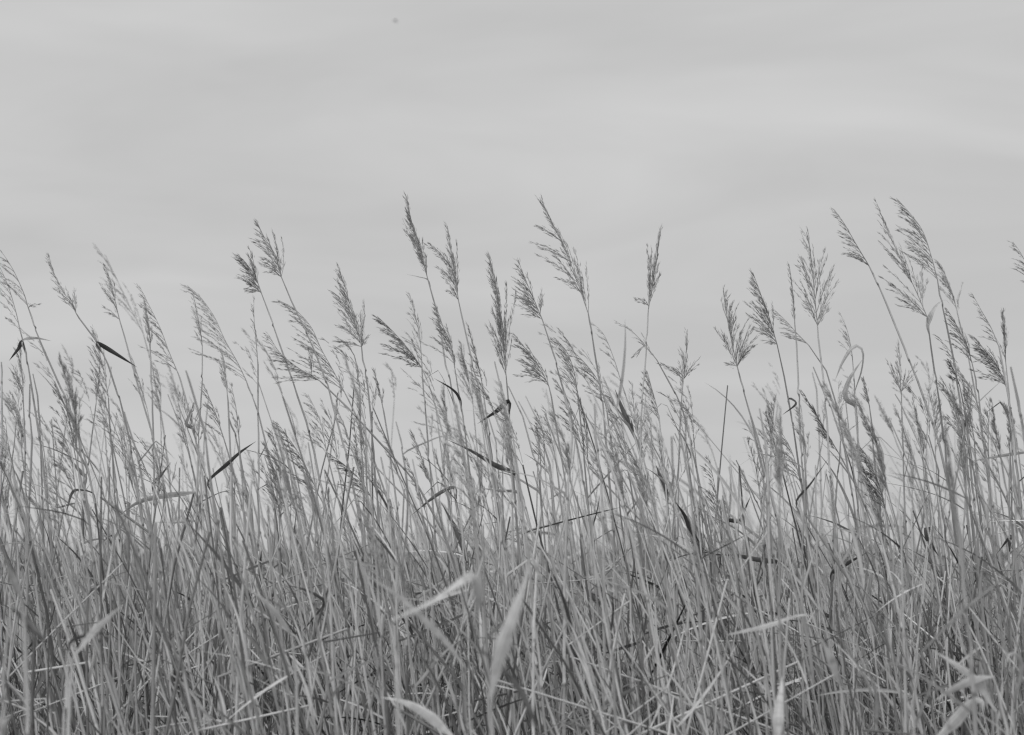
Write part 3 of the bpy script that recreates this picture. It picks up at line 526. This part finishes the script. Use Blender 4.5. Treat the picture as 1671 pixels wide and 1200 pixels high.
# plants close to the viewer, out of focus: (label, distance, stalk downwards, blades)
FG = [
 ('pale broad blade standing up blurred at bottom centre, close to the viewer', 2.5, [(800, 1140), (806, 1230)], [([(800, 1150), (818, 1070), (848, 985), (871, 912)], 36, (.8, 1, .9, .5), 1.10)]),
 ('blurred blade folded over at its top, pale drooping tip, bottom centre', 2.6, [(640, 1012), (648, 1100), (652, 1230)], [([(640, 1012), (705, 984), (752, 950), (772, 944), (780, 980), (776, 1026)], 42, (.1, .14, .2, .75, 1, 1), 1.01)]),
 ('long blurred blade slanting from upper left to lower right at bottom centre', 2.9, [(758, 1088), (764, 1230)], [([(758, 1090), (722, 1044), (655, 980), (588, 934)], 20, (.8, .8, .7, .6), 0.88)]),
 ('pale curved blade rising out of the bottom edge left of centre', 3.3, [(742, 1205), (746, 1260)], [([(742, 1206), (695, 1166), (655, 1146), (620, 1139)], 26, (.7, 1, .9, .5), 1.14)]),
 ('upper of the pale crossed blades at bottom right, pointing up left', 3.3, [(1626, 1162), (1634, 1240)], [([(1626, 1162), (1592, 1112), (1560, 1086), (1518, 1060)], 24, (.6, .9, 1, .8), 1.14)]),
 ('lower of the pale crossed blades at bottom right, pointing down left', 3.3, [(1622, 1104), (1640, 1160), (1648, 1240)], [([(1622, 1105), (1592, 1108), (1552, 1122), (1512, 1144)], 22, (.4, .8, 1, .6), 1.10)]),
 ('pale blade bent over at its top, rising from the bottom edge below the crossed blades', 3.3, [(1530, 1205), (1526, 1260)], [([(1530, 1206), (1556, 1176), (1578, 1146), (1593, 1143), (1590, 1162)], 30, (.9, .9, 1, .6), 1.14)]),
 ('pale upright blade cut by the bottom edge, right of centre', 3.3, [(1270, 1205), (1268, 1260)], [([(1270, 1206), (1276, 1160), (1287, 1108)], 25, (.9, 1, .7), 1.19)]),
 ('thin pale blade bent sideways across the stalks, right of centre near the bottom', 3.5, [(1188, 1036), (1180, 1100), (1178, 1240)], [([(1188, 1036), (1250, 1023), (1308, 1005), (1334, 1010), (1340, 1030)], 13, (.6, .8, .8, .6, .6), 1.14)]),
 ('dark blurred blade pointing down right at the lower left', 2.9, [(20, 992), (10, 1080), (6, 1240)], [([(22, 996), (52, 1022), (76, 1042), (98, 1058)], 20, (.5, 1, 1, .8), .22)]),
 ('grey blurred blade on the left edge above the dark one', 2.7, [(36, 978), (44, 1080), (48, 1240)], [([(36, 978), (14, 946), (-12, 918)], 26, (.8, 1, .8), .5)]),
 ('pale leaf tip in the bottom left corner', 2.6, [(4, 1205), (2, 1260)], [([(4, 1205), (18, 1182), (42, 1156)], 26, (.9, 1, .8), 1.14)]),
 ('thin dark blade hooked over to the right near the lower left corner', 3.2, [(112, 1062), (108, 1140), (106, 1240)], [([(112, 1062), (124, 1044), (168, 1032), (214, 1034)], 11, (.9, .7, .5, .6), .3)]),
 ('dark broad blade half hidden among stalks right of the pale standing blade', 4.3, [(968, 1098), (972, 1160), (974, 1240)], [([(968, 1098), (942, 1062), (906, 1032)], 30, (.9, 1, .7), .2)]),
 ('dark blurred blade curving down right behind the pale standing blade', 2.8, [(884, 1205), (890, 1260)], [([(884, 1206), (850, 1130), (806, 1080), (752, 1036)], 18, (.8, .9, .8, .4), .35)]),
 ('pale blurred blade pointing up right in the lower left', 3.0, [(120, 1072), (112, 1140), (110, 1240)], [([(120, 1072), (150, 1026), (188, 986)], 20, (.6, 1, .8), 0.88)]),
 ('pale short blade leaning left in the lower left middle', 3.3, [(476, 1036), (482, 1120), (484, 1240)], [([(476, 1036), (446, 992), (408, 956)], 16, (.7, 1, .8), 1.01)]),
 ('long thin blade slanting up to the right edge', 3.2, [(1500, 1068), (1490, 1140), (1488, 1240)], [([(1500, 1068), (1560, 1002), (1616, 950), (1650, 918)], 11, (.7, .7, .7, .6), .7)]),
 ('grey blurred blade leaning left among stalks right of centre', 3.1, [(1372, 1122), (1378, 1240)], [([(1372, 1122), (1356, 1072), (1340, 1034)], 24, (.7, 1, .7), .75)]),
 ('bright straight stalk close to the viewer, right of the pale standing blade', 3.6, [(876, 905), (873, 1000), (871, 1110), (870, 1240)], []),
 ('pale slanting stalk close to the viewer, running down right from centre', 3.5, [(890, 960), (930, 1060), (962, 1160), (975, 1240)], [([(902, 990), (884, 950), (872, 905)], 12, (.4, .8, .6), .9)]),
 ('thick pale stalk close to the viewer in the lower right', 3.6, [(968, 850), (985, 960), (1000, 1080), (1008, 1240)], []),
 ('curled ribbon-like pale blade at the right edge near the bottom', 3.2, [(1652, 1150), (1656, 1240)], [([(1650, 1160), (1660, 1110), (1650, 1080), (1632, 1076), (1620, 1096)], 16, (.5, .8, 1, .9, .7), 1.06)]),
]
for lab, D, st, lv in FG:
    r = reed([], st, D, label=lab, tone=U(.85, 1.3), thick=1.15, leaves=0)
    for px, wd, fr, t in lv:
        P = np.array([w(x, y, D) for x, y in px]); P[:, 1] += np.linspace(0, U(-0.08, 0.08), len(P)); P += r['S'][-1]-P[0] if np.linalg.norm(r['S'][-1]-P[0]) < 0.05 else 0
        m = MB(); add_leaf(m, P, 0.82*wd/FPX*D, fr, t*1.08 if t > .8 else t, 0.4, 24, flip=lit_side(P, t), rag=0.05, foot=(0.25, 0.35), tip=(1.9, 1.1), ribs=9); m.build('leaf', M_LEAF, r['root'], r['org']); r['nleaf'] += 1

# ------------------------------------------------------------------ labels: the traced reeds carry their own, the rest are told by look and neighbour
anchors = sorted([r for r in REEDS if r['anchor']], key=lambda r: r['tippx'][0])
ORD = ['first', 'second', 'third', 'fourth', 'fifth', 'sixth', 'seventh', 'eighth', 'ninth', 'tenth', 'eleventh', 'twelfth', 'thirteenth', 'fourteenth', 'fifteenth', 'sixteenth']
LOOK = {'n': 'narrow plume', 'b': 'bushy plume', 'o': 'open plume', 'd': 'drooping plume', 'x': 'sparse plume', None: 'bare stalk'}
cnt = {}
for r in sorted([r for r in REEDS if r['label'] is None], key=lambda r: r['tippx'][0]):
    x = r['tippx'][0]; left = [a for a in anchors if a['tippx'][0] <= x]
    if left: side, a = 'right', left[-1]
    else: side, a = 'left', anchors[0]
    kind = LOOK[r['style']]; k = (side, a['anchor'], kind); c = cnt.get(k, 0); cnt[k] = c+1
    r['label'] = f"lower {kind}, {ORD[c]} to the {side} of {a['anchor']}" if r['style'] else f"{kind} without plume, {ORD[c]} to the {side} of {a['anchor']}"
for r in REEDS: tag(r['root'], r['label'], 'reed', 'reeds of the stand')

# ------------------------------------------------------------------ the bird high in the sky
def bird():
    D = 62.0; c = w(645, 35, D)
    root = bpy.data.objects.new('bird', None); C.objects.link(root); root.location = c; root.rotation_euler = (0.1, 0.25, R(28)); root.scale = (.58, .58, .58)
    s = np.linspace(0, 1, 10); P = np.stack([-0.13+0.26*s, 0*s, 0.012*np.sin(s*3)], 1)
    r = 0.034*np.sin(np.clip(s*0.93+0.05, 0, 1)*math.pi)**0.7
    mb = MB(); mb.tubes(P[None], r[None], 8, np.array([[1.0]])); mb.build('body', M_BIRD, root)
    h = MB(); s8 = np.linspace(0, 1, 8); h.tubes(np.stack([-0.155+0.06*s8, 0*s8, 0.004+0*s8], 1)[None], (0.021*np.sin(np.clip(s8*.9+.08, 0, 1)*math.pi)**.6)[None], 8, np.array([[0.9]])); h.build('head', M_BIRD, root)
    for sg in (-1, 1):
        k = 8; q = np.linspace(0, 1, k); W = np.stack([-0.03+0.05*q**2, sg*(0.02+0.19*q), 0.01+0.07*np.sin(q*2.2)], 1)
        m = MB(); sd = np.zeros((k, 3)); sd[:, 0] = 0.045*(1-q**2.5)+0.006; m.ribbons(W[None], sd[None], np.tile([0, 0, 1.0], (1, k, 1)), 0.15, np.array([[1.0]])); m.build('wing', M_BIRD, root)
    t = MB(); q = np.linspace(0, 1, 5); sd = np.zeros((5, 3)); sd[:, 1] = 0.014+0.028*q
    t.ribbons(np.stack([0.11+0.09*q, 0*q, 0.0*q], 1)[None], sd[None], np.tile([0, 0, 1.0], (1, 5, 1)), 0.1, np.array([[0.9]])); t.build('tail', M_BIRD, root)
    tag(root, 'tiny blurred dark bird flying high above the reeds', 'bird')
bird()
print('reeds', len(REEDS), 'unique labels', len({r['label'] for r in REEDS}), 'longest', max(len(r['label'].split()) for r in REEDS),
      'tris', sum(len(o.data.polygons)*2 for o in bpy.data.objects if o.type == 'MESH'))
